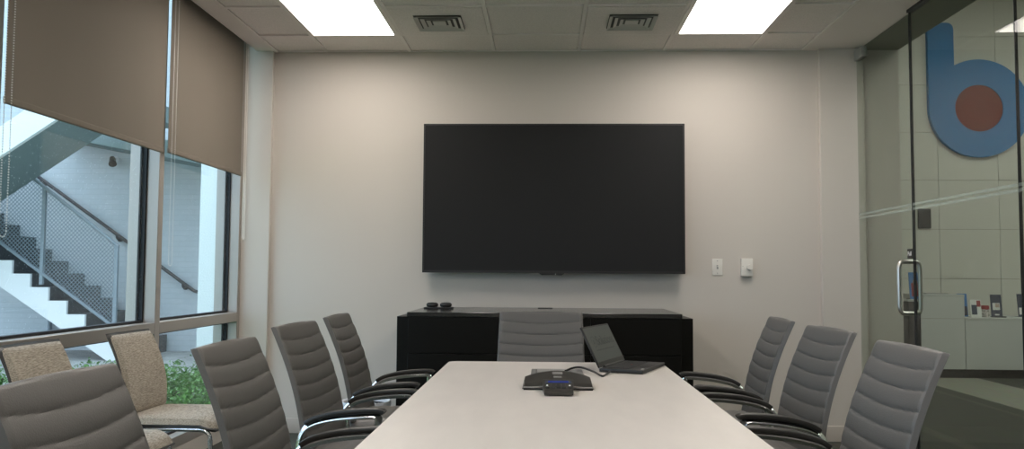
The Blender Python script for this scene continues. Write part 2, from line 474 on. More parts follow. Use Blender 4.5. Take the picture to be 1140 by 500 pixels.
# ================================================================== LOBBY (behind the glass)
LY = 10.45
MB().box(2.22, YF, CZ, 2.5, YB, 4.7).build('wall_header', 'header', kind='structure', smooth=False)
MB().box(2.38, YB + .16, 0, 2.5, LY, 4.7).build('wall_lobby_left', 'lobbywall', kind='structure', smooth=False)
MB().box(9.0, YF, 0, 9.1, LY, 4.7).build('wall_lobby_right', 'lobbywall', kind='structure', smooth=False)
MB().box(2.38, YF - .1, 0, 9.1, YF, 4.7).build('wall_lobby_front', 'lobbywall', kind='structure', smooth=False)
MB().box(2.3, YF - .1, 4.7, 9.1, LY + .1, 4.8).build('ceiling_lobby', 'tile', kind='structure', smooth=False)
# panelled far wall: panels set on a backing so that the joints read as thin lines
lw = struct('wall_lobby_far')
MB().box(2.5, LY, 0, 9.1, LY + .1, 4.7).build('backing', 'joint', lw, smooth=False)
pan = MB()
xs = [2.5, 3.39, 4.10, 4.81, 5.53, 6.25, 6.97, 7.69, 8.41, 9.0]
zs = [0, .51, 1.11, 1.71, 2.31, 2.90, 3.49, 4.09, 4.7]
for a, b in zip(xs, xs[1:]):
    for c, d in zip(zs, zs[1:]):
        pan.box(a + .003, LY - .012, c + .003, b - .003, LY, d - .003)
pan.build('wall_panels', 'panel', lw, smooth=False)

# ================================================================== OUTSIDE
MB().box(-16, -5, -.25, -2.31, 12.0, -.10).build('ground', 'lawn', kind='structure', smooth=False)
MB().box(-16, 8.0, -.2, -2.31, 12.0, 0).build('paving_slab', 'paving', kind='structure', smooth=False)
MB().box(-16, 11.95, -.2, -2.3, 12.2, 6.5).build('wall_exterior', 'brick', kind='structure', smooth=False)
MB().box(-3.33, 8.0, 0, -2.3, 11.95, 6.5).build('wall_exterior_pier', 'stucco', kind='structure', smooth=False)
MB().box(-2.96, 7.55, -.1, -2.3, 8.0, 6.5).build('wall_exterior_return', 'stucco', kind='structure', smooth=False)
MB().box(-2.31, YB + .16, -.1, -2.2, 7.55, 6.5).build('wall_exterior_side', 'stucco', kind='structure', smooth=False)

# staircase going down to the right
st = thing('staircase', 'white sided outdoor staircase with dark concrete steps seen through the window', 'stairs', (-5.13, 11.2, 0))
NY, FY = 10.6, 11.88
SX, SZ, RX = .245, .172, -6.60
def o_(x): return x + 5.13
steps = []
k0 = 5
prof = []
for k in range(-13, k0 + 1):                       # riser k stands at RX + k*SX, tread above it at 1.102 - k*SZ
    zt = 1.102 - k * SZ
    prof += [(RX + (k - 1) * SX, zt), (RX + k * SX, zt)]
prof.append((RX + k0 * SX, .0))
low = [(RX + k0 * SX - .15, .0), (RX - 14 * SX, 1.102 + 13 * SZ - .34)]
body = [(o_(x), z) for x, z in prof + low]
MB().prism(body, 'y', NY - 11.2 + .03, FY - 11.2).build('steps', 'concrete', st, smooth=False)
sp = [(o_(x), z - .004) for x, z in prof + [(RX + k0 * SX - .19, .0), (RX - 14 * SX, 1.102 + 13 * SZ - .42)]]
sp = [(x, max(z, 0)) for x, z in sp]
MB().prism(sp, 'y', NY - 11.2 - .01, NY - 11.2 + .03).build('stringer', 'stairpaint', st, smooth=False)

# guard with wire mesh on the near side
gd = thing('stair_guard', 'grey metal stair guard filled with diamond wire mesh on the outdoor staircase', 'railing', (-5.46, NY - .04, .41))
def g(x, z): return (x + 5.46, 0, z - .41)
def ztop(x): return 2.257 - .76 * (x + 6.495)
def zbot(x): return 1.150 - .70 * (x + 6.495)
for x, z0 in ((-8.0, 2.02), (-6.43, .96), (-5.461, .26)):
    MB().box(x + 5.46 - .022, -.02, z0 - .41, x + 5.46 + .022, .02, ztop(x) - .41).build('post', 'railmetal', gd, smooth=False)
MB().tube([g(-8.3, ztop(-8.3)), g(-5.44, ztop(-5.44))], .024).build('top_rail', 'railmetal', gd)
MB().tube([g(-8.3, zbot(-8.3)), g(-5.44, zbot(-5.44))], .022).build('bottom_rail', 'railmetal', gd)
mesh = MB()
sp_ = .052
def clip(x0, z0, dx, dz, n=160):
    run = []; step = .02
    for i in range(n):
        x = x0 + dx * i * step; z = z0 + dz * i * step
        if -8.0 < x < -5.47 and zbot(x) < z < ztop(x): run.append((x, z))
        elif run: break
    return run
for i in range(-10, 75):
    for sgn in (1, -1):
        x0 = -8.2 + i * sp_ * 1.0
        zb = 3.9 if sgn < 0 else -.2
        # start far below/above and march through the parallelogram
        pts = []
        for j in range(260):
            t = j * .02
            x = x0 + t * .70 - (1.3 if sgn > 0 else .6); z = zb + sgn * t * .71
            if -8.0 < x < -5.47 and zbot(x) < z < ztop(x): pts.append((x, z))
        if len(pts) > 1:
            mesh.tube([g(*pts[0]), g(*pts[-1])], .0045, 4)
mesh.build('wire_mesh', 'railmetal', gd, smooth=False)

# wall mounted handrail
hr = thing('wall_handrail', 'brown round handrail fixed on the white brick wall above the outdoor steps', 'handrail', (-4.93, 11.84, .85))
MB().tube([(-2.9, 0, .70 * 2.86), (-.06, 0, .02), (.0, 0, 0), (.06, 0, 0)], .024, 12).build('rail', 'railbrown', hr)
for x in (-2.35, -1.2, -.22):
    z = -.70 * x
    MB().tube([(x, 0, z - .02), (x, .0, z - .09), (x, .11, z - .09)], .014, 8, round_=.03).cyl((x, .095, z - .09), (x, .108, z - .09), .04).build('bracket', 'railbrown', hr)

# flight above, rising to the right
uf = thing('upper_flight', 'sloping underside of an upper outdoor flight above the wire guard', 'stairs', (-5.9, 10, 2.7))
def uz(x): return 2.014 + .665 * (x + 6.98)
a, b = -8.4, -5.55
fl = [(a + 5.9, uz(a) - 2.7), (b + 5.9, uz(b) - 2.7), (b + 5.9 + .9, uz(b) - 2.7), (b + 5.9 + .9, uz(b) - 2.7 + .2), (b + 5.9 - .1, uz(b) - 2.7 + .2), (a + 5.9, uz(a) - 2.7 + .2)]
MB().prism(fl, 'y', -.48, .5).build('flight_slab', 'soffit', uf, smooth=False)
fs = [(a + 5.9, uz(a) - 2.7 - .0), (b + 5.9, uz(b) - 2.7), (b + 6.8, uz(b) - 2.7), (b + 6.8, uz(b) - 2.7 + .3), (b + 5.9 - .1, uz(b) - 2.7 + .3), (a + 5.9, uz(a) - 2.7 + .33)]
MB().prism(fs, 'y', -.54, -.48).build('stringer', 'stairpaint', uf, smooth=False)
# landing roof over the wall
lr = MB()
lr.prism([(-6.9, 3.00), (-3.37, 2.344), (-3.37, 2.56), (-6.9, 3.25)], 'y', 10.9, 11.94)
tag(lr.build('landing_soffit', 'soffit', smooth=False), 'grey green landing soffit running across the top of the white brick wall', 'soffit')
# lamp on the brick wall
wl = thing('security_light', 'small dark lamp mounted high on the white brick wall outside', 'lamp', (-6.24, 11.95, 2.76))
MB().cyl((0, 0, 0), (0, -.02, 0), .045).build('mounting_plate', 'white', wl)
MB().tube([(0, -.01, 0), (0, -.08, .02), (.02, -.12, -.02)], .012, 8, round_=.02).build('arm', 'darkmetal', wl)
MB().cyl((.0, -.10, .01), (.05, -.18, -.09), .035, .055).build('lamp_head', 'darkmetal', wl)
# downpipe beneath the stair
dp = thing('downpipe', 'thin dark downpipe on the brick wall under the outdoor stairs', 'pipe', (-7.10, 11.92, 0))
MB().cyl((0, -.02, 0), (0, -.02, .95), .03).build('pipe', 'railmetal', dp)
MB().box(-.045, -.055, .5, .045, .02, .53).build('clamp', 'railmetal', dp)
# shrubs
def shrub(x, y, rx, ry, hgt, n, label, seed):
    rnd = random.Random(seed)
    t = thing('shrub', label, 'shrub', (x, y, -.1), 0, 'shrubs outside the window')
    mb = MB()
    for i in range(n):
        th = rnd.uniform(0, 2 * PI); ph = math.acos(rnd.uniform(-.2, 1)); rr = rnd.uniform(.55, 1) * (1 + .12 * math.sin(5 * th + seed) + .1 * math.sin(4 * ph + 2 * th))
        c = Vector((rx * rr * math.sin(ph) * math.cos(th), ry * rr * math.sin(ph) * math.sin(th), .06 + abs(hgt * rr * math.cos(ph)) + .03))
        L = rnd.uniform(.012, .025); W = L * .5
        q = Matrix.Rotation(rnd.uniform(0, 2 * PI), 3, 'Z') @ Matrix.Rotation(rnd.uniform(-1.1, 1.1), 3, 'X') @ Matrix.Rotation(rnd.uniform(-1, 1), 3, 'Y')
        vs = [mb.bm.verts.new(c + q @ Vector(p)) for p in ((-L, 0, 0), (0, -W, .004), (L, 0, 0), (0, W, .004))]
        mb.bm.faces.new(vs)
    me = mb.build('foliage', 'leaf', t, smooth=False)
    s = MB()
    for k in range(7):
        a = k * 2 * PI / 7 + seed
        s.tube([(0, 0, 0), (rx * .35 * math.cos(a), ry * .35 * math.sin(a), hgt * .45), (rx * .7 * math.cos(a), ry * .7 * math.sin(a), hgt * .75)], .006, 6)
    s.build('stems', 'bark', t)
shrub(-2.94, 7.0, .44, .34, .37, 7500, 'leafy green shrub outside, in front of the white stucco pier, right of both tan chairs', 1)
shrub(-4.0, 7.5, .40, .3, .31, 5500, 'low green shrub outside showing between the backs of the two tan chairs', 3)
shrub(-4.80, 6.9, .38, .34, .44, 5500, 'green shrub outside at the left edge of the photo', 4)

# ================================================================== CEILING FIXTURES
def ceiling_light(cx, y0, y1, label, z=CZ, lamp='lamp', wd=.545):
    t = thing('ceiling_light', label, 'ceiling light', (cx, (y0 + y1) / 2, z), 0)
    hw, hl = wd / 2, (y1 - y0) / 2
    f = MB()
    fw = .026
    f.box(-hw - fw, -hl - fw, -.005, -hw, hl + fw, .004).box(hw, -hl - fw, -.005, hw + fw, hl + fw, .004)
    f.box(-hw, -hl - fw, -.005, hw, -hl, .004).box(-hw, hl, -.005, hw, hl + fw, .004)
    f.build('frame', 'grid', t, smooth=False)
    MB().box(-hw, -hl, -.003, hw, hl, .002).build('diffuser', lamp, t, smooth=False)
    return t
ceiling_light(-1.287, 4.38, 5.545, 'lit rectangular ceiling panel on the window side')
ceiling_light(1.159, 4.38, 5.545, 'lit rectangular ceiling panel on the glass wall side')
ceiling_light(-1.287, 1.32, 2.49, 'added unseen ceiling fill panel nearer the camera on the window side')  # out-of-view pair added to give the room enough light
ceiling_light(1.159, 1.32, 2.49, 'added unseen ceiling fill panel nearer the camera on the glass wall side')
ceiling_light(-1.287, -1.73, -.56, 'added unseen ceiling fill panel behind the camera on the window side')  # further unseen pair, added to lift the lower wall and table
ceiling_light(1.159, -1.73, -.56, 'added unseen ceiling fill panel behind the camera on the glass wall side')
for i, (x, y, lb) in enumerate(((4.6, 7.6, 'added unseen lobby fill panel in front of the emblem wall'), (7.2, 7.6, 'added unseen lobby fill panel furthest right near the emblem wall'),
                (4.6, 3.5, 'added unseen lobby fill panel beside the glass wall'), (7.2, 3.5, 'added unseen lobby fill panel away from glass wall at the rear'))):
    ceiling_light(x, y - .6, y + .6, lb, 4.7, 'lobbyfill', 1.17)  # out-of-view panels added so the lobby is lit

def ceiling_vent(cx, cy, label):
    t = thing('ceiling_vent', label, 'air vent', (cx, cy, CZ))
    MB().box(-.29, -.29, -.003, .29, .29, .005).build('face_plate', 'tile', t, smooth=False)
    MB().box(-.150, -.150, -.0036, .150, .150, -.0030).build('dark_opening', 'ventdark', t, smooth=False)
    for k, r in enumerate((.148, .112, .076)):
        lv = MB()
        # square ring of sloping blades
        z0, z1, wv = -.016 + .002 * k, -.0042, .022
        for a in range(4):
            m = Matrix.Rotation(a * PI / 2, 4, 'Z')
            vs = [m @ Vector(p) for p in ((-r, -r, z0), (r, -r, z0), (r - wv, -r + wv, z1), (-r + wv, -r + wv, z1))]
            vv = [lv.bm.verts.new(p) for p in vs] + [lv.bm.verts.new(p + Vector((0, 0, -.002))) for p in vs]
            for q in ((0, 1, 2, 3), (7, 6, 5, 4), (0, 4, 5, 1), (1, 5, 6, 2), (2, 6, 7, 3), (3, 7, 4, 0)):
                lv.bm.faces.new([vv[i] for i in q])
        lv.build('louvre_ring', 'vent', t, smooth=False)
    MB().box(-.04, -.04, -.010, .04, .04, -.0038).build('centre_plate', 'vent', t, smooth=False)
ceiling_vent(-.674, 5.270, 'square louvred ceiling vent nearer the window side')
ceiling_vent(.546, 5.270, 'square louvred ceiling vent nearer the glass wall side')

# ================================================================== ROLLER BLINDS
def roller_blind(y0, y1, zb, label, chain_y, chain_z, beads=True, xc=-2.105):
    t = thing('roller_blind', label, 'blind', (-2.137, (y0 + y1) / 2, zb), 0, 'brown roller blinds')
    h = (y1 - y0) / 2; top = CZ + .14 - zb
    bm = MB()
    n = 60; m_ = 24; F, Bk = [], []
    for j in range(m_ + 1):
        z = .028 + (top - .028) * j / m_; rf, rb = [], []
        for i in range(n + 1):
            y = -h + 2 * h * i / n
            x = .0022 * math.sin(y * 17 + .5 * math.sin(z * 3)) * (1 - j / m_) ** 1.2
            rf.append(bm.bm.verts.new((x + .0008, y, z))); rb.append(bm.bm.verts.new((x - .0008, y, z)))
        F.append(rf); Bk.append(rb)
    for j in range(m_):
        for i in range(n):
            bm.bm.faces.new((F[j][i], F[j][i + 1], F[j + 1][i + 1], F[j + 1][i]))
            bm.bm.faces.new((Bk[j][i], Bk[j + 1][i], Bk[j + 1][i + 1], Bk[j][i + 1]))
    for j in range(m_):
        bm.bm.faces.new((F[j][0], F[j + 1][0], Bk[j + 1][0], Bk[j][0])); bm.bm.faces.new((F[j][n], Bk[j][n], Bk[j + 1][n], F[j + 1][n]))
    for i in range(n):
        bm.bm.faces.new((F[0][i], Bk[0][i], Bk[0][i + 1], F[0][i + 1])); bm.bm.faces.new((F[m_][i], F[m_][i + 1], Bk[m_][i + 1], Bk[m_][i]))
    bm.build('fabric', 'blind', t)
    MB().box(-.007, -h, 0, .007, h, .030, .006, 3).build('hem_bar', 'blind', t)
    MB().cyl((0, -h - .01, top), (0, h + .01, top), .024).build('roller_tube', 'alu', t)
    if chain_y is not None:
        c = MB(); cz = chain_z - zb; x = xc + 2.137; cy = chain_y - (y0 + y1) / 2
        if beads:
            r = .022; nb = 0
            z = top
            while z > cz + r:
                for dy in (-r, r):
                    bmesh.ops.create_icosphere(c.bm, subdivisions=1, radius=.0034, matrix=Matrix.Translation((x, cy + dy, z)))
                z -= .0105
            for a in range(7):
                an = PI + PI * a / 6
                bmesh.ops.create_icosphere(c.bm, subdivisions=1, radius=.0034, matrix=Matrix.Translation((x, cy + r * math.cos(an), cz + r + r * math.sin(an))))
            c.build('bead_chain', 'bead', t)
        else:
            r = .020
            c.tube([(x, cy - r, top), (x, cy - r, cz), (x, cy + r, cz), (x, cy + r, top)], .0032, 6, round_=.02)
            c.build('pull_cord', 'plastic_w', t)
    return t
roller_blind(3.215, 4.612, 1.800, 'wide brown roller blind half drawn over the left window', 3.19, 1.27)
roller_blind(4.664, 5.815, 1.812, 'narrower brown roller blind half drawn beside the screen wall', 4.665, 1.17)
roller_blind(1.86, 3.11, 1.805, 'brown roller blind over the window nearer the camera, outside the view', None, 0)
# white cord loop at the end of the right hand blind
wc = thing('cord_tensioner', 'long thin white cord loop hanging by the window corner', 'cord', (-2.10, 5.79, 1.365))
MB().tube([(0, -.016, 1.4), (0, -.016, 0), (0, .016, 0), (0, .016, 1.4)], .0035, 6, round_=.014).build('cord_loop', 'plastic_w', wc)

# ================================================================== SCREEN
tv = thing('wall_screen', 'very large black flat television mounted on the wall', 'television', (.06, 5.99, 1.143))
TW, TH, TF = 1.832, 1.051, -.11
bz = .011
fr = MB()
fr.box(-TW / 2, TF, 0, TW / 2, TF + .035, bz + .006).box(-TW / 2, TF, TH - bz, TW / 2, TF + .035, TH)
fr.box(-TW / 2, TF, bz, -TW / 2 + bz, TF + .035, TH - bz).box(TW / 2 - bz, TF, bz, TW / 2, TF + .035, TH - bz)
fr.build('bezel', 'black', tv, smooth=False)
MB().box(-TW / 2 + bz, TF + .003, bz + .006, TW / 2 - bz, TF + .02, TH - bz).build('display', 'screen', tv, smooth=False)
MB().box(-TW / 2 + .01, TF + .02, .01, TW / 2 - .01, TF + .062, TH - .01, .01).build('back_casing', 'blackm', tv)
MB().box(-.45, TF + .062, .3, .45, 0, .75).build('wall_mount', 'darkmetal', tv, smooth=False)
rc = MB().prism([(-.10, 0), (.08, 0), (.06, -.013), (-.08, -.013)], 'y', TF, TF + .03).build('sensor_housing', 'black', tv, smooth=False)
MB().box(.015, TF - .001, -.011, .020, TF, -.003).build('status_light', 'plastic_w', rc, smooth=False)

# ================================================================== SWITCH, THERMOSTAT
sw = thing('light_switch', 'white wall plate with a small toggle switch', 'light switch', (1.217, 5.99, 1.194))
MB().box(-.036, -.006, -.058, .036, 0, .058, .003).build('wall_plate', 'plastic_w', sw)
MB().box(-.006, -.0075, -.014, .006, -.006, .014).build('toggle_slot', 'plastic_g', sw, smooth=False)
MB().box(-.004, -.020, .000, .004, -.006, .009, .001).build('toggle', 'plastic_w', sw)
for z in (-.043, .043): MB().cyl((0, -.0058, z), (0, -.007, z), .0035, n=10).build('screw', 'plastic_g', sw)
th = thing('dimmer_control', 'white box control with a round knob right of the switch', 'wall control', (1.418, 5.99, 1.193))
MB().box(-.040, -.034, -.062, .040, 0, .062, .004).build('housing', 'plastic_w', th)
MB().cyl((.014, -.034, .0), (.014, -.052, .0), .020, .018, 28).build('knob', 'plastic_w', th)
MB().box(-.034, -.0345, .006, -.026, -.034, .009).build('marking', 'plastic_g', th, smooth=False)

# ================================================================== CREDENZA
cr = thing('credenza', 'long black veneered credenza beneath the wall screen', 'cabinet', (0, 5.15, 0))
cab = MB()
cab.box(-.835, .022, .06, .83, .80, .872)
cab.build('carcass', 'cred', cr, smooth=False)
MB().box(-.80, .05, 0, .795, .78, .06).build('plinth', 'cred', cr, smooth=False)
MB().box(-.84, 0, .872, .835, .82, .90, .002, 1).build('top_panel', 'credtop', cr)
for x0, x1 in ((-.922, -.836), (.831, .920)):
    MB().box(x0, .12, 0, x1, .81, .868, .002, 1).build('end_panel', 'cred', cr)
xs_ = [-.835, -.27, .28, .83]
for x0, x1 in zip(xs_, xs_[1:]):
    MB().box(x0 + .002, .003, .652, x1 - .002, .022, .870, .001, 1).build('drawer', 'cred', cr)
    MB().box(x0 + .002, .003, .065, x1 - .002, .022, .646, .001, 1).build('door', 'cred', cr)

# charging tray with two table microphones
tr = thing('microphone_tray', 'black tray on the left end of the credenza', 'tray', (-.712, 5.70, .90))
MB().box(-.098, -.05, 0, .098, .05, .010, .004).build('tray', 'black', tr)
def puck(x, label):
    p = thing('microphone_puck', label, 'microphone', (x, 5.70, .910), 0, 'microphones in the charging tray')
    MB().lathe([(.018, .0), (.034, .002), (.041, .012), (.040, .022), (.030, .029), (.012, .031)]).build('body', 'blackm', p)
    MB().cyl((0, 0, .030), (0, 0, .0325), .009).build('button', 'silver', p)
puck(-.757, 'rounded black puck in the left half of the tray')
puck(-.665, 'rounded black puck in the right half of the tray')
gr = MB().box(-.05, -.02, 0, .05, .02, .005, .002)
g_ = gr.build('cable_grommet', 'black'); g_.location = (.007, 5.86, .90)
tag(g_, 'flat black cable cover on the credenza top behind the head chair', 'cable cover')

# bin with a white liner
bn = thing('waste_bin', 'waste bin lined with a white bag beside the credenza', 'bin', (-1.10, 5.22, 0))
MB().lathe([(.10, .0), (.112, .005), (.135, .32), (.140, .325), (.132, .328), (.108, .01)]).build('bin_body', 'bin', bn)
lb = MB(); pr = []; n = 48
rings = []
for j, (r, z) in enumerate(((.128, .30), (.136, .345), (.150, .352), (.153, .33), (.150, .28), (.155, .235))):
    rings.append([lb.bm.verts.new(((r + .008 * math.sin(k * 1.7 + j) * (j > 2)) * math.cos(2 * PI * k / n), (r + .008 * math.sin(k * 1.7 + j) * (j > 2)) * math.sin(2 * PI * k / n), z + .012 * math.sin(k * .9) * (j > 3))) for k in range(n)])
for a_, b_ in zip(rings, rings[1:]):
    for k in range(n): lb.bm.faces.new((a_[k], a_[(k + 1) % n], b_[(k + 1) % n], b_[k]))
lb.build('liner', 'liner', bn)

# ================================================================== TABLE
tb = thing('conference_table', 'long pale beige conference table in the middle of the room', 'table', (.05, 2.30, 0))
def rrect(x0, y0, x1, y1, r, n=6):
    out = []
    for cx, cy, a0 in ((x1 - r, y1 - r, 0), (x0 + r, y1 - r, 90), (x0 + r, y0 + r, 180), (x1 - r, y0 + r, 270)):
        for k in range(n + 1):
            a = math.radians(a0 + 90 * k / n); out.append((cx + r * math.cos(a), cy + r * math.sin(a)))
    return out
TX0, TX1, TY0, TY1 = -.424, .524, .75, 3.80
ol = rrect(TX0 - .05, TY0 - 2.3, TX1 - .05, TY1 - 2.3, .045)
MB().prism(ol, 'z', .715, .7455).build('tabletop', 'table', tb)
ol = rrect(TX0 - .05 + .002, TY0 - 2.3 + .002, TX1 - .05 - .002, TY1 - 2.3 - .002, .045)
MB().prism(ol, 'z', .705, .715).build('edge_band', 'tedge', tb)
for y in (-1.0, .95):
    MB().box(-.20, y - .16, .0, .20, y + .16, .705, .01).build('pedestal', 'tedge', tb)
cbx = thing('cable_box', 'silver grey cable box lid set in the tabletop behind the phone', 'cable box', (.052, 3.395, .7455))
MB().box(-.103, -.095, 0, .103, .095, .004, .0015, 1).build('frame', 'silver', cbx)
MB().box(-.080, -.085, .004, .080, .085, .0055, .001, 1).build('lid', 'plastic_g', cbx)
MB().box(-.0835, -.085, .004, -.081, .085, .0048).build('slot', 'black', cbx, smooth=False)

# conference phone
ph = thing('conference_phone', 'black arc shaped conference phone with lit blue display on the table', 'phone', (.048, 2.985, .7455))
pb = MB()
nu, nv = 36, 12
def phpt(u, v, top):
    # u -1..1 along the arc, v 0..1 from front edge to back edge
    x = .122 * u
    yf = -.105 - .012 * (1 - u * u) * 0 + .0
    yfront = -.105 + .030 * (1 - u * u)
    yback = .050 + .070 * (1 - abs(u) ** 2.2)
    if abs(u) > .93: yback -= (abs(u) - .93) * .3
    y = yfront + (yback - yfront) * v
    hgt = .013 + (.012 + .018 * (1 - abs(u) ** 2)) * (min(v, .86) / .86) ** .9 * (1 - max(0, v - .86) * 2.2) + .003
    edge = min(1, (1 - abs(u)) * 22) ** .5
    z = .004 + (hgt - .004) * edge * (min(1, (v + .02) * 9) ** .5) * (min(1, (1.02 - v) * 9) ** .5)
    return (x, y, z if top else .004)
Tt = [[pb.bm.verts.new(phpt(-1 + 2 * i / nu, j / nv, True)) for j in range(nv + 1)] for i in range(nu + 1)]
Tb = [[pb.bm.verts.new(phpt(-1 + 2 * i / nu, j / nv, False)) for j in range(nv + 1)] for i in range(nu + 1)]
for i in range(nu):
    for j in range(nv):
        pb.bm.faces.new((Tt[i][j], Tt[i + 1][j], Tt[i + 1][j + 1], Tt[i][j + 1])); pb.bm.faces.new((Tb[i][j], Tb[i][j + 1], Tb[i + 1][j + 1], Tb[i + 1][j]))
for i in range(nu):
    pb.bm.faces.new((Tt[i][0], Tb[i][0], Tb[i + 1][0], Tt[i + 1][0])); pb.bm.faces.new((Tt[i][nv], Tt[i + 1][nv], Tb[i + 1][nv], Tb[i][nv]))
for j in range(nv):
    pb.bm.faces.new((Tt[0][j], Tt[0][j + 1], Tb[0][j + 1], Tb[0][j])); pb.bm.faces.new((Tt[nu][j], Tb[nu][j], Tb[nu][j + 1], Tt[nu][j + 1]))
bmesh.ops.scale(pb.bm, vec=(1, 1, 1), verts=pb.bm.verts)
pb.build('speaker_base', 'phone', ph)
for sx in (-1, 1):
    MB().tube([(sx * .05, -.103, .012), (sx * .085, -.108, .010), (sx * .118, -.106, .010)], .0025, 6).build('trim_strip', 'silver', ph)
MB().prism([(-.118, -.10), (.118, -.10), (.11, .04), (.06, .09), (-.06, .09), (-.11, .04)], 'z', 0, .005).build('foot', 'black', ph)
tilt = Matrix.Translation((0, -.02, .0535)) @ Matrix.Rotation(.20, 4, 'X')
for vc, w2, d2, nm in ((.66, .018, .016, 'logo_plate'), (.42, .014, .009, 'indicator_bar')):
    p0 = Vector(phpt(0, vc, True)); p1 = Vector(phpt(0, vc + .05, True)); an = math.atan2(p1.z - p0.z, p1.y - p0.y)
    MB().box(-w2, -d2, -.002, w2, d2, .0007, rot=Matrix.Translation(p0) @ Matrix.Rotation(an, 4, 'X')).build(nm, 'silver', ph, smooth=False)
cp = MB().prism([(-.245, .004), (-.10, 0), (-.10, .036), (-.115, .037), (-.225, .018), (-.245, .012)], 'x', -.052, .052)
for v in cp.bm.verts:
    if v.co.y < -.22: v.co.x *= .90
cpo = cp.build('control_unit', 'phone', ph, smooth=False)
sl = Matrix.Translation((0, -.165, .0287)) @ Matrix.Rotation(math.atan2(.019, .110), 4, 'X')
MB().box(-.044, .012, -.002, .044, .040, .0008, rot=sl).build('display', 'navy', cpo, smooth=False)
MB().box(-.034, .016, .0005, .034, .033, .0014, rot=sl).build('lit_text_area', 'lcd', cpo, smooth=False)
for x in (-.037, -.017, 0, .017, .037):
    MB().box(x - .0065, -.042, -.001, x + .0065, .004, .0018, .001, 1, rot=sl).build('button', 'black', cpo)
for x in (-.037, .037):
    MB().box(x - .0028, -.024, .0016, x + .0028, -.012, .0022, rot=sl).build('button_mark', 'white', cpo, smooth=False)

# laptop
lp = thing('laptop', 'open black laptop on the far right corner of the table', 'laptop', (.288, 3.585, .7455), math.atan2(-.38, .925))
LW, LD = .175, .180
MB().box(0, -LW, .002, LD, LW, .016, .003).build('base', 'lapbody', lp)
keys = MB()
for r_ in range(5):
    for c_ in range(14):
        x = .028 + r_ * .0175; y = -.142 + c_ * .0205
        keys.box(x, y, .017, x + .0165, y + .0175, .0186)
keys.build('keyboard', 'key', lp, smooth=False)
MB().box(.122, -.045, .017, .172, .045, .0178).build('touchpad', 'key', lp, smooth=False)
MB().cyl((.085, -.005, .018), (.085, -.005, .0205), .004, n=12).build('pointing_stick', 'lapred', lp)
MB().box(.162, -.14, .0168, .172, -.12, .0174).build('sticker', 'paper', lp, smooth=False)
MB().cyl((.003, -.12, .016), (.003, .12, .016), .007).build('hinge', 'lapbody', lp)
ta = math.radians(27)      # lean of the lid behind vertical
lm = Matrix.Translation((.002, 0, .018)) @ Matrix.Rotation(-ta, 4, 'Y')
lid = MB().box(-.007, -LW, 0, 0, LW, .178, .002, 1, rot=lm).build('lid', 'lapbody', lp)
MB().box(0, -LW + .010, .022, .0006, LW - .010, .171, rot=lm).build('screen', 'lapscreen', lid, smooth=False)
tm = lm @ Matrix.Translation((.0008, 0, 0)) @ Matrix.Rotation(PI / 2, 4, 'Z') @ Matrix.Rotation(PI / 2, 4, 'X')
text('screen_lettering', 'Solutions', .060, 'lapink', lid, tm @ Matrix.Translation((.040, .108, 0)), .0001)
text('screen_lettering', 'a', .034, 'lapink', lid, tm @ Matrix.Translation((-.105, .109, 0)), .0001)
rg = MB()
n = 36
ring = [[rg.bm.verts.new(tm @ Vector((-.105 + r * math.cos(2 * PI * k / n), .108 + r * math.sin(2 * PI * k / n), 0))) for k in range(n + 1)] for r in (.022, .0245)]
for k in range(n): rg.bm.faces.new((ring[0][k], ring[0][k + 1], ring[1][k + 1], ring[1][k]))
rg.build('screen_emblem', 'lapink', lid, smooth=False)
rl = MB().box(-.115, .068, 0, .115, .072, .0002, rot=tm); rl.build('screen_rule', 'lapink', lid, smooth=False)

cb = MB().tube([(.085, 3.40, .752), (.115, 3.43, .762), (.15, 3.435, .765), (.195, 3.35, .757), (.222, 3.245, .750), (.238, 3.30, .750), (.262, 3.385, .753)], .0042, 8, round_=.045)
tag(cb.build('laptop_cable', 'black'), 'black cable looping over the table from phone to laptop', 'cable')

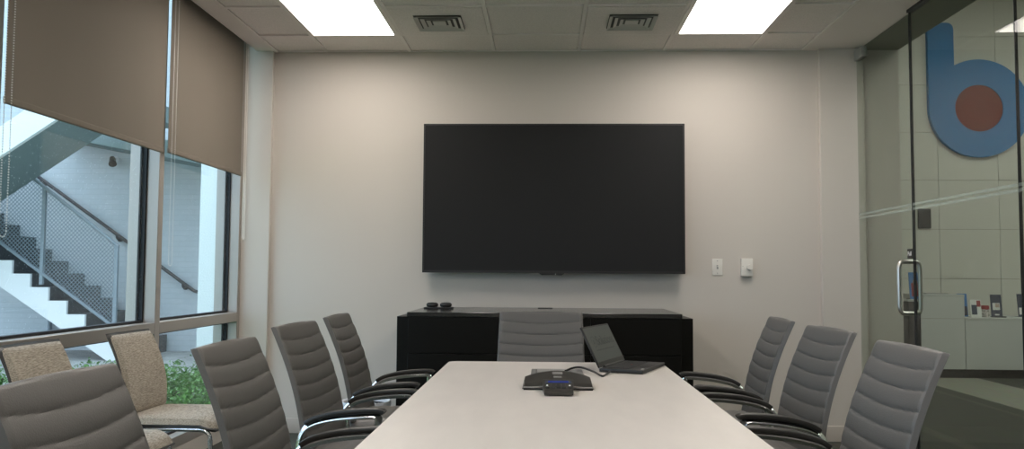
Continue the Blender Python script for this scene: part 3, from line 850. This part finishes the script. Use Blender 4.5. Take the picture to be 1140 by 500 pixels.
# ================================================================== OFFICE CHAIRS
def smooth_path(P, n=5):
    P = [Vector(p) for p in P]; out = []
    for i in range(len(P) - 1):
        a = P[max(0, i - 1)]; b = P[i]; c = P[i + 1]; d = P[min(len(P) - 1, i + 2)]
        for k in range(n):
            t = k / n
            out.append(.5 * ((2 * b) + (c - a) * t + (2 * a - 5 * b + 4 * c - d) * t * t + (3 * b - a - 3 * c + d) * t ** 3))
    out.append(P[-1])
    return [tuple(p) for p in out]
def backrest_mesh():
    mb = MB()
    NR, per = 9, 13
    nv, nu = NR * per, 26
    def prof(t):   # centre line x,z ; t 0 bottom -> 1 top
        z = .445 + .483 * t
        x = -.175 - .072 * t - .070 * t * t + .009 * math.sin(PI * t)
        return x, z
    def pt(u, v, side):
        x, z = prof(v)
        x2, z2 = prof(min(1, v + .01)); x1, z1 = prof(max(0, v - .01))
        d = Vector((x2 - x1, 0, z2 - z1)).normalized(); nrm = Vector((d.z, 0, -d.x))
        hw = .240 - .014 * v
        y = hw * u
        ed = (max(0, 1 - abs(u) ** 60)) ** .5 * (max(0, 1 - abs(2 * v - 1) ** 60)) ** .5
        if side > 0:
            s = v + .028 * (1 - u * u) - .014
            ph_ = (s - 1) * 8.5
            rib = abs(math.sin(PI * ph_)) ** .19
            fade = max(0, min(1, (.985 - abs(u)) / .02))
            seam = 0
            off = .003 + .0115 * (rib * fade + (1 - fade) * .6) + seam
            off += .006 * u * u            # gently wraps the sitter
        else:
            off = -.007 - .008 * (1 - u * u) + .004 * u * u
        p = Vector((x, y, z + .006 * (1 - u * u) * max(0, v - .9) * 10)) + nrm * off * (ed if side > 0 else ed)
        return p
    us = [math.sin(PI / 2 * (-1 + 2 * i / nu)) for i in range(nu + 1)]
    us = [.75 * a + .25 * (-1 + 2 * i / nu) for i, a in enumerate(us)]
    ends = [0, .003, .008]
    vs = sorted(set([round(j / nv, 5) for j in range(nv + 1)] + ends + [1 - e for e in ends]))
    F = [[mb.bm.verts.new(pt(u, v, 1)) for u in us] for v in vs]
    B = [[mb.bm.verts.new(pt(u, v, -1)) for u in us] for v in vs]
    for j in range(len(vs) - 1):
        for i in range(nu):
            mb.bm.faces.new((F[j][i], F[j][i + 1], F[j + 1][i + 1], F[j + 1][i]))
            mb.bm.faces.new((B[j][i], B[j + 1][i], B[j + 1][i + 1], B[j][i + 1]))
    bmesh.ops.remove_doubles(mb.bm, verts=mb.bm.verts, dist=.0004)
    es = [e for e in mb.bm.edges if e.is_boundary]
    if es: bmesh.ops.bridge_loops(mb.bm, edges=es) if False else None
    return mb

def make_office_chair():
    t = thing('office_chair', 'x', 'office chair', (0, 0, 0), 0, 'grey ribbed office chairs round the table')
    bk = backrest_mesh().build('backrest', 'leather', t)
    for sy in (-1, 1):
        pts = []
        for k in range(25):
            v = .015 + .97 * k / 24
            z = .445 + .483 * v; x = -.175 - .072 * v - .070 * v * v + .009 * math.sin(PI * v)
            slope = (-.072 - .14 * v + .009 * PI * math.cos(PI * v)) / .483
            nrm = Vector((1, 0, -slope)).normalized()
            p = Vector((x, sy * (.240 - .014 * v) * .968, z)) + nrm * (.0140 * (1 - .968 ** 60) ** .5 + .0012)
            pts.append(tuple(p))
        MB().tube(pts, .0018, 6).build('piping', 'leather', bk)
    # seat
    s = MB(); nu, nv = 24, 40
    def sp(u, v, top):
        x = -.20 + .47 * v; y = .235 * u * (1 - .04 * v)
        ed = (max(0, 1 - abs(u) ** 8)) ** .5 * (max(0, 1 - abs(2 * v - 1) ** 10)) ** .5
        rib = abs(math.sin(PI * v * 7)) ** .45 * .008 * max(0, min(1, (.93 - abs(u)) / .06))
        zc = .430 - .02 * max(0, v - .8) * 5
        return Vector((x, y, zc + (.028 + rib) * ed)) if top else Vector((x, y, zc - .030 * ed))
    A_ = [[s.bm.verts.new(sp(-1 + 2 * i / nu, j / nv, 1)) for i in range(nu + 1)] for j in range(nv + 1)]
    B_ = [[s.bm.verts.new(sp(-1 + 2 * i / nu, j / nv, 0)) for i in range(nu + 1)] for j in range(nv + 1)]
    for j in range(nv):
        for i in range(nu):
            s.bm.faces.new((A_[j][i], A_[j][i + 1], A_[j + 1][i + 1], A_[j + 1][i])); s.bm.faces.new((B_[j][i], B_[j + 1][i], B_[j + 1][i + 1], B_[j][i + 1]))
    bmesh.ops.remove_doubles(s.bm, verts=s.bm.verts, dist=.0004)
    s.build('seat', 'leather', t)
    for sy in (-1, 1):
        y = sy * .262
        fp = smooth_path([(-.10, sy * .20, .350), (-.155, sy * .225, .365), (-.182, y, .43), (-.182, y, .505), (-.165, y, .553), (-.125, y, .580), (-.05, y, .599), (.03, y, .609), (.095, y, .613)])
        fp += [(.114, y, .612), (.120, y, .602), (.119, y, .50), (.117, y, .40), (.115, sy * .23, .378), (.105, sy * .20, .372)]
        ao = MB().tube(fp, 0, 12, flat=(.030, .014)).build('arm_frame', 'chrome', t)
        pp = smooth_path([(-.155, y, .578), (-.120, y, .598), (-.05, y, .617), (.03, y, .628), (.10, y, .632), (.132, y, .630), (.142, y, .624)])
        p = MB().tube(pp, 0, 14, flat=(.040, .020))
        p.build('arm_pad', 'pad', ao)
    MB().box(-.10, -.22, .355, .15, .22, .385, .01).box(-.07, -.07, .32, .11, .07, .36, .015).build('seat_mechanism', 'darkmetal', t)
    MB().cyl((0.02, 0, .10), (.02, 0, .33), .025).cyl((.02, 0, .08), (.02, 0, .22), .032).build('gas_column', 'chrome', t)
    base = MB()
    for k in range(5):
        a = 2 * PI * k / 5 + .3
        base.tube([(.02, 0, .11), (.02 + .16 * math.cos(a), .16 * math.sin(a), .105), (.02 + .27 * math.cos(a), .27 * math.sin(a), .075)], 0, 10, flat=(.040, .024))
    bo = base.build('star_base', 'chrome', t)
    for k in range(5):
        a = 2 * PI * k / 5 + .3
        c = Vector((.02 + .265 * math.cos(a), .265 * math.sin(a), .027))
        d = Vector((-math.sin(a), math.cos(a), 0))
        MB().cyl(c - d * .024, c - d * .006, .027).cyl(c + d * .006, c + d * .024, .027).cyl(c + Vector((0, 0, .0)), c + Vector((0, 0, .045)), .009).build('caster', 'black', bo)
    return t
proto = make_office_chair()
CH = [
    (-.672, 1.675, 0.0, 'ribbed grey leather office chair nearest the camera, cropped at the lower left'),
    (-.640, 2.490, -.02, 'ribbed grey office chair on the window side, second from the camera'),
    (-.708, 3.390, -.08, 'ribbed grey office chair on the window side, third from the camera'),
    (-.714, 4.130, .0, 'ribbed grey office chair on the window side closest to the screen wall'),
    (-.017, 4.310, -PI / 2, 'grey ribbed office chair at the head of the table before the credenza'),
    (.787, 2.580, PI + .015, 'large ribbed grey office chair at the lower right by the glass'),
    (.825, 3.380, PI + .068, 'middle of the three ribbed grey chairs on the glass wall side'),
    (.833, 4.130, PI - .04, 'ribbed grey office chair on the glass wall side closest to the screen wall'),
]
for i, (x, y, a, lb) in enumerate(CH):
    o = proto if i == 0 else copy_tree(proto)
    o.location = (x, y, 0); o.rotation_euler = (0, 0, a); o['label'] = lb

# ================================================================== GUEST CHAIRS BY THE WINDOW
def guest_chair():
    t = thing('guest_chair', 'x', 'chair', (0, 0, 0), 0, 'tan tweed guest chairs by the window')
    def slab(f, n1, n2, th0, th1, ex):
        mb = MB(); A_, B_ = [], []
        for j in range(n2 + 1):
            ra, rb = [], []
            for i in range(n1 + 1):
                u, v = -1 + 2 * i / n1, j / n2
                p, nrm, hw = f(u, v)
                ed = (max(0, 1 - abs(u) ** ex)) ** .5 * (max(0, 1 - abs(2 * v - 1) ** ex)) ** .5
                ra.append(mb.bm.verts.new(p + nrm * th1 * ed)); rb.append(mb.bm.verts.new(p + nrm * th0 * ed))
            A_.append(ra); B_.append(rb)
        for j in range(n2):
            for i in range(n1):
                mb.bm.faces.new((A_[j][i], A_[j][i + 1], A_[j + 1][i + 1], A_[j + 1][i])); mb.bm.faces.new((B_[j][i], B_[j + 1][i], B_[j + 1][i + 1], B_[j][i + 1]))
        bmesh.ops.remove_doubles(mb.bm, verts=mb.bm.verts, dist=.0003)
        return mb
    def bf(u, v):
        hw = .215 - .012 * v
        x = -.205 - .095 * v + .035 * math.sin(PI * v) + .012 * u * u; z = .445 + .395 * v
        return Vector((x, hw * u, z)), Vector((.97, 0, .22)), hw
    def sf(u, v):
        x = -.22 + .47 * v; z = .430 - .030 * max(0, v - .85) * 6 + .008 * math.sin(PI * v) * 0
        return Vector((x, .225 * u * (1 - .16 * abs(2 * v - 1) ** 9), z)), Vector((0, 0, 1)), .2
    slab(bf, 16, 24, .000, .026, 18).build('backrest', 'tweed', t)
    slab(lambda u, v: (bf(u, v)[0] + Vector((0, u * .005, .004 * (2 * v - 1))), bf(u, v)[1], 0), 16, 24, -.014, .014, 40).build('back_shell', 'black', t)
    slab(sf, 24, 40, .000, .034, 12).build('seat', 'tweed', t)
    slab(lambda u, v: (sf(u, v)[0] + Vector((.004 * (2 * v - 1), u * .005, 0)), sf(u, v)[1], 0), 24, 40, -.016, .006, 24).build('seat_shell', 'black', t)
    MB().prism([(-.245, .41), (-.20, .41), (-.185, .465), (-.215, .485), (-.235, .465)], 'y', -.20, .20).build('spine_bracket', 'black', t)
    for sy in (-1, 1):
        y = sy * .205
        MB().tube([(-.235, y, .0), (-.215, y, .408), (.225, y, .408), (.245, y, .0)], .0105, 10, round_=.05).build('side_frame', 'chrome', t)
    MB().tube([(-.12, -.205, .405), (-.12, .205, .405)], .009, 8).tube([(.12, -.205, .405), (.12, .205, .405)], .009, 8).build('cross_rail', 'chrome', t)
    return t
g1 = guest_chair()
g1.location = (-1.765, 4.10, 0); g1.rotation_euler = (0, 0, -.02); g1['label'] = 'tan tweed guest chair by the window mullion, its seat and chrome leg in view'
g2 = copy_tree(g1)
g2.location = (-1.835, 3.41, 0); g2.rotation_euler = (0, 0, -.02); g2['label'] = 'tan tweed guest chair by the window at far left, mostly behind the nearest office chair'

# ================================================================== LOBBY THINGS
rd = thing('reception_counter', 'pale grey panelled reception counter behind the glass wall', 'counter', (4.72, 9.68, 0))
MB().box(0, .04, .0, 4.2, .60, .10).build('kick_base', 'black', rd, smooth=False)
rt = thing('reception_desk', 'taller pale grey end unit left of the low reception counter', 'desk', (4.72, 9.68, 0))
MB().box(-.50, .04, 0, -.005, .60, .10).build('kick_base', 'black', rt, smooth=False)
MB().box(-.52, 0, .10, -.003, .62, .915, .003, 1).build('desk_body', 'counter', rt)
MB().box(-.525, -.005, .915, -.002, .63, .935, .002, 1).build('desk_top', 'counter', rt)
for k in range(6):
    MB().box(.002 + k * .70, 0, .10, .70 + k * .70 - .002, .03, .655, .001, 1).build('front_panel', 'counter', rd)
MB().box(0, .03, .10, 4.2, .60, .655).build('low_section', 'counter', rd, smooth=False)
MB().box(0, -.005, .655, 4.2, .62, .675, .002, 1).build('low_top', 'counter', rd)
MB().box(-.52, -.002, .662, -.003, 0, .666).build('panel_joint', 'joint', rt, smooth=False)
MB().box(-.34, .2, .935, -.08, .4, .945, .002, 1).build('signing_pad', 'plastic_g', rt)

def card_stand(x, y, z, wd, ht, face, label, pic, rz=0):
    t = thing('leaflet_stand', label, 'leaflet stand', (x, y, z), rz)
    rot = Matrix.Rotation(-.12, 4, 'X')
    MB().box(-wd / 2, -.004, 0, wd / 2, .004, ht, .001, 1, rot=rot).build('card', face, t)
    MB().box(-wd / 2, .0, 0, wd / 2, .09, .006).build('foot', 'plastic_g', t, smooth=False)
    for (x0, z0, x1, z1, m_) in pic:
        MB().box(x0 * wd, -.0055, z0 * ht, x1 * wd, -.004, z1 * ht, rot=rot).build('printed_area', m_, t, smooth=False)
    return t
CT = .675
card_stand(4.83, 9.95, CT, .115, .265, 'skyblue', 'tall blue and white leaflet at the left end of the low counter', [(-.4, .05, .45, .45, 'navy'), (-.3, .5, .2, .75, 'paper')])
card_stand(4.905, 9.80, CT, .12, .20, 'paper', 'white leaflet with blue and red picture in front of the blue leaflet', [(-.4, .15, .1, .7, 'navy'), (.1, .6, .45, .95, 'redlid')])
jar = thing('candy_jar', 'small glass jar with a red lid on the low counter', 'jar', (5.025, 9.86, CT))
MB().lathe([(.04, 0), (.054, .01), (.056, .07), (.045, .09)]).build('jar_body', mat('candy_mix', (.45, .42, .4, 1), .4, noise=(60, .8, (1, 1, 1))), jar)
MB().lathe([(.047, .09), (.05, .092), (.05, .128), (.04, .134)]).build('lid', 'redlid', jar)
tag(MB().box(5.10, 9.80, CT, 5.24, 9.88, CT + .012, .003).build('notepad', 'black'), 'flat black pad lying on the low counter beside the jar', 'pad')
card_stand(5.24, 10.0, CT, .125, .255, 'navy', 'dark upright picture card with a white figure on the low counter', [(-.35, .3, .3, .62, 'paper'), (-.1, .42, .25, .6, 'skin'), (-.2, .06, .2, .12, 'paper')])
card_stand(5.545, 10.0, CT, .125, .265, 'navy', 'dark upright card at the very right edge of the photo', [(-.4, .1, .35, .4, 'paper')])

em = thing('wall_emblem', 'large blue letter b emblem with a dark red centre on the lobby wall', 'emblem', (5.294, LY, 3.19))
def annulus(r0, r1, y0, y1, n=72):
    mb = MB(); R_ = [[mb.bm.verts.new((r * math.cos(2 * PI * k / n), y, r * math.sin(2 * PI * k / n))) for k in range(n)] for r, y in ((r0, y0), (r1, y0), (r1, y1), (r0, y1))]
    for a in range(4):
        for k in range(n): mb.bm.faces.new((R_[a][k], R_[a][(k + 1) % n], R_[(a + 1) % 4][(k + 1) % n], R_[(a + 1) % 4][k]))
    return mb
annulus(.288, .602, -.07, -.012).build('ring', 'blue', em)
stem = [(-.602, 0), (-.29, 0), (-.29, .95)] + [(-.29 - .08 + .08 * math.cos(a), .98 + .08 * math.sin(a)) for a in (0, .4, .8, 1.2, PI / 2)] + [(-.602, 1.06)]
MB().prism(stem, 'y', -.0706, -.012).build('stem', 'blue', em)
MB().cyl((0, -.012, 0), (0, -.055, 0), .290, n=72).build('centre_disc', 'red', em)

cr2 = thing('card_reader', 'small black card reader on the lobby wall beyond the door', 'card reader', (4.625, LY - .012, 1.84))
MB().box(-.075, -.03, -.12, .075, 0, .12, .006).build('housing', 'black', cr2)
MB().box(-.04, -.0315, .03, .04, -.03, .09).build('reader_face', 'blackm', cr2, smooth=False)

dpd = thing('knee_space_block', 'dark slim block standing in for the open knee space of the counter, behind the glass', 'pedestal', (3.40, 8.0, 0))  # dark block stands in for the dark open knee space at the counter
MB().box(-.055, -.10, .0, .055, .10, .905, .004).build('column', 'blackm', dpd)
MB().box(-.065, -.11, .905, .055, .11, .925, .003).build('block_top', 'counter', dpd)
card_stand(3.445, 8.0, .925, .085, .25, 'skyblue', 'narrow blue and red leaflet standing on the dark knee space block', [(-.3, .1, .4, .6, 'redlid'), (-.1, .3, .4, .7, 'skin')])
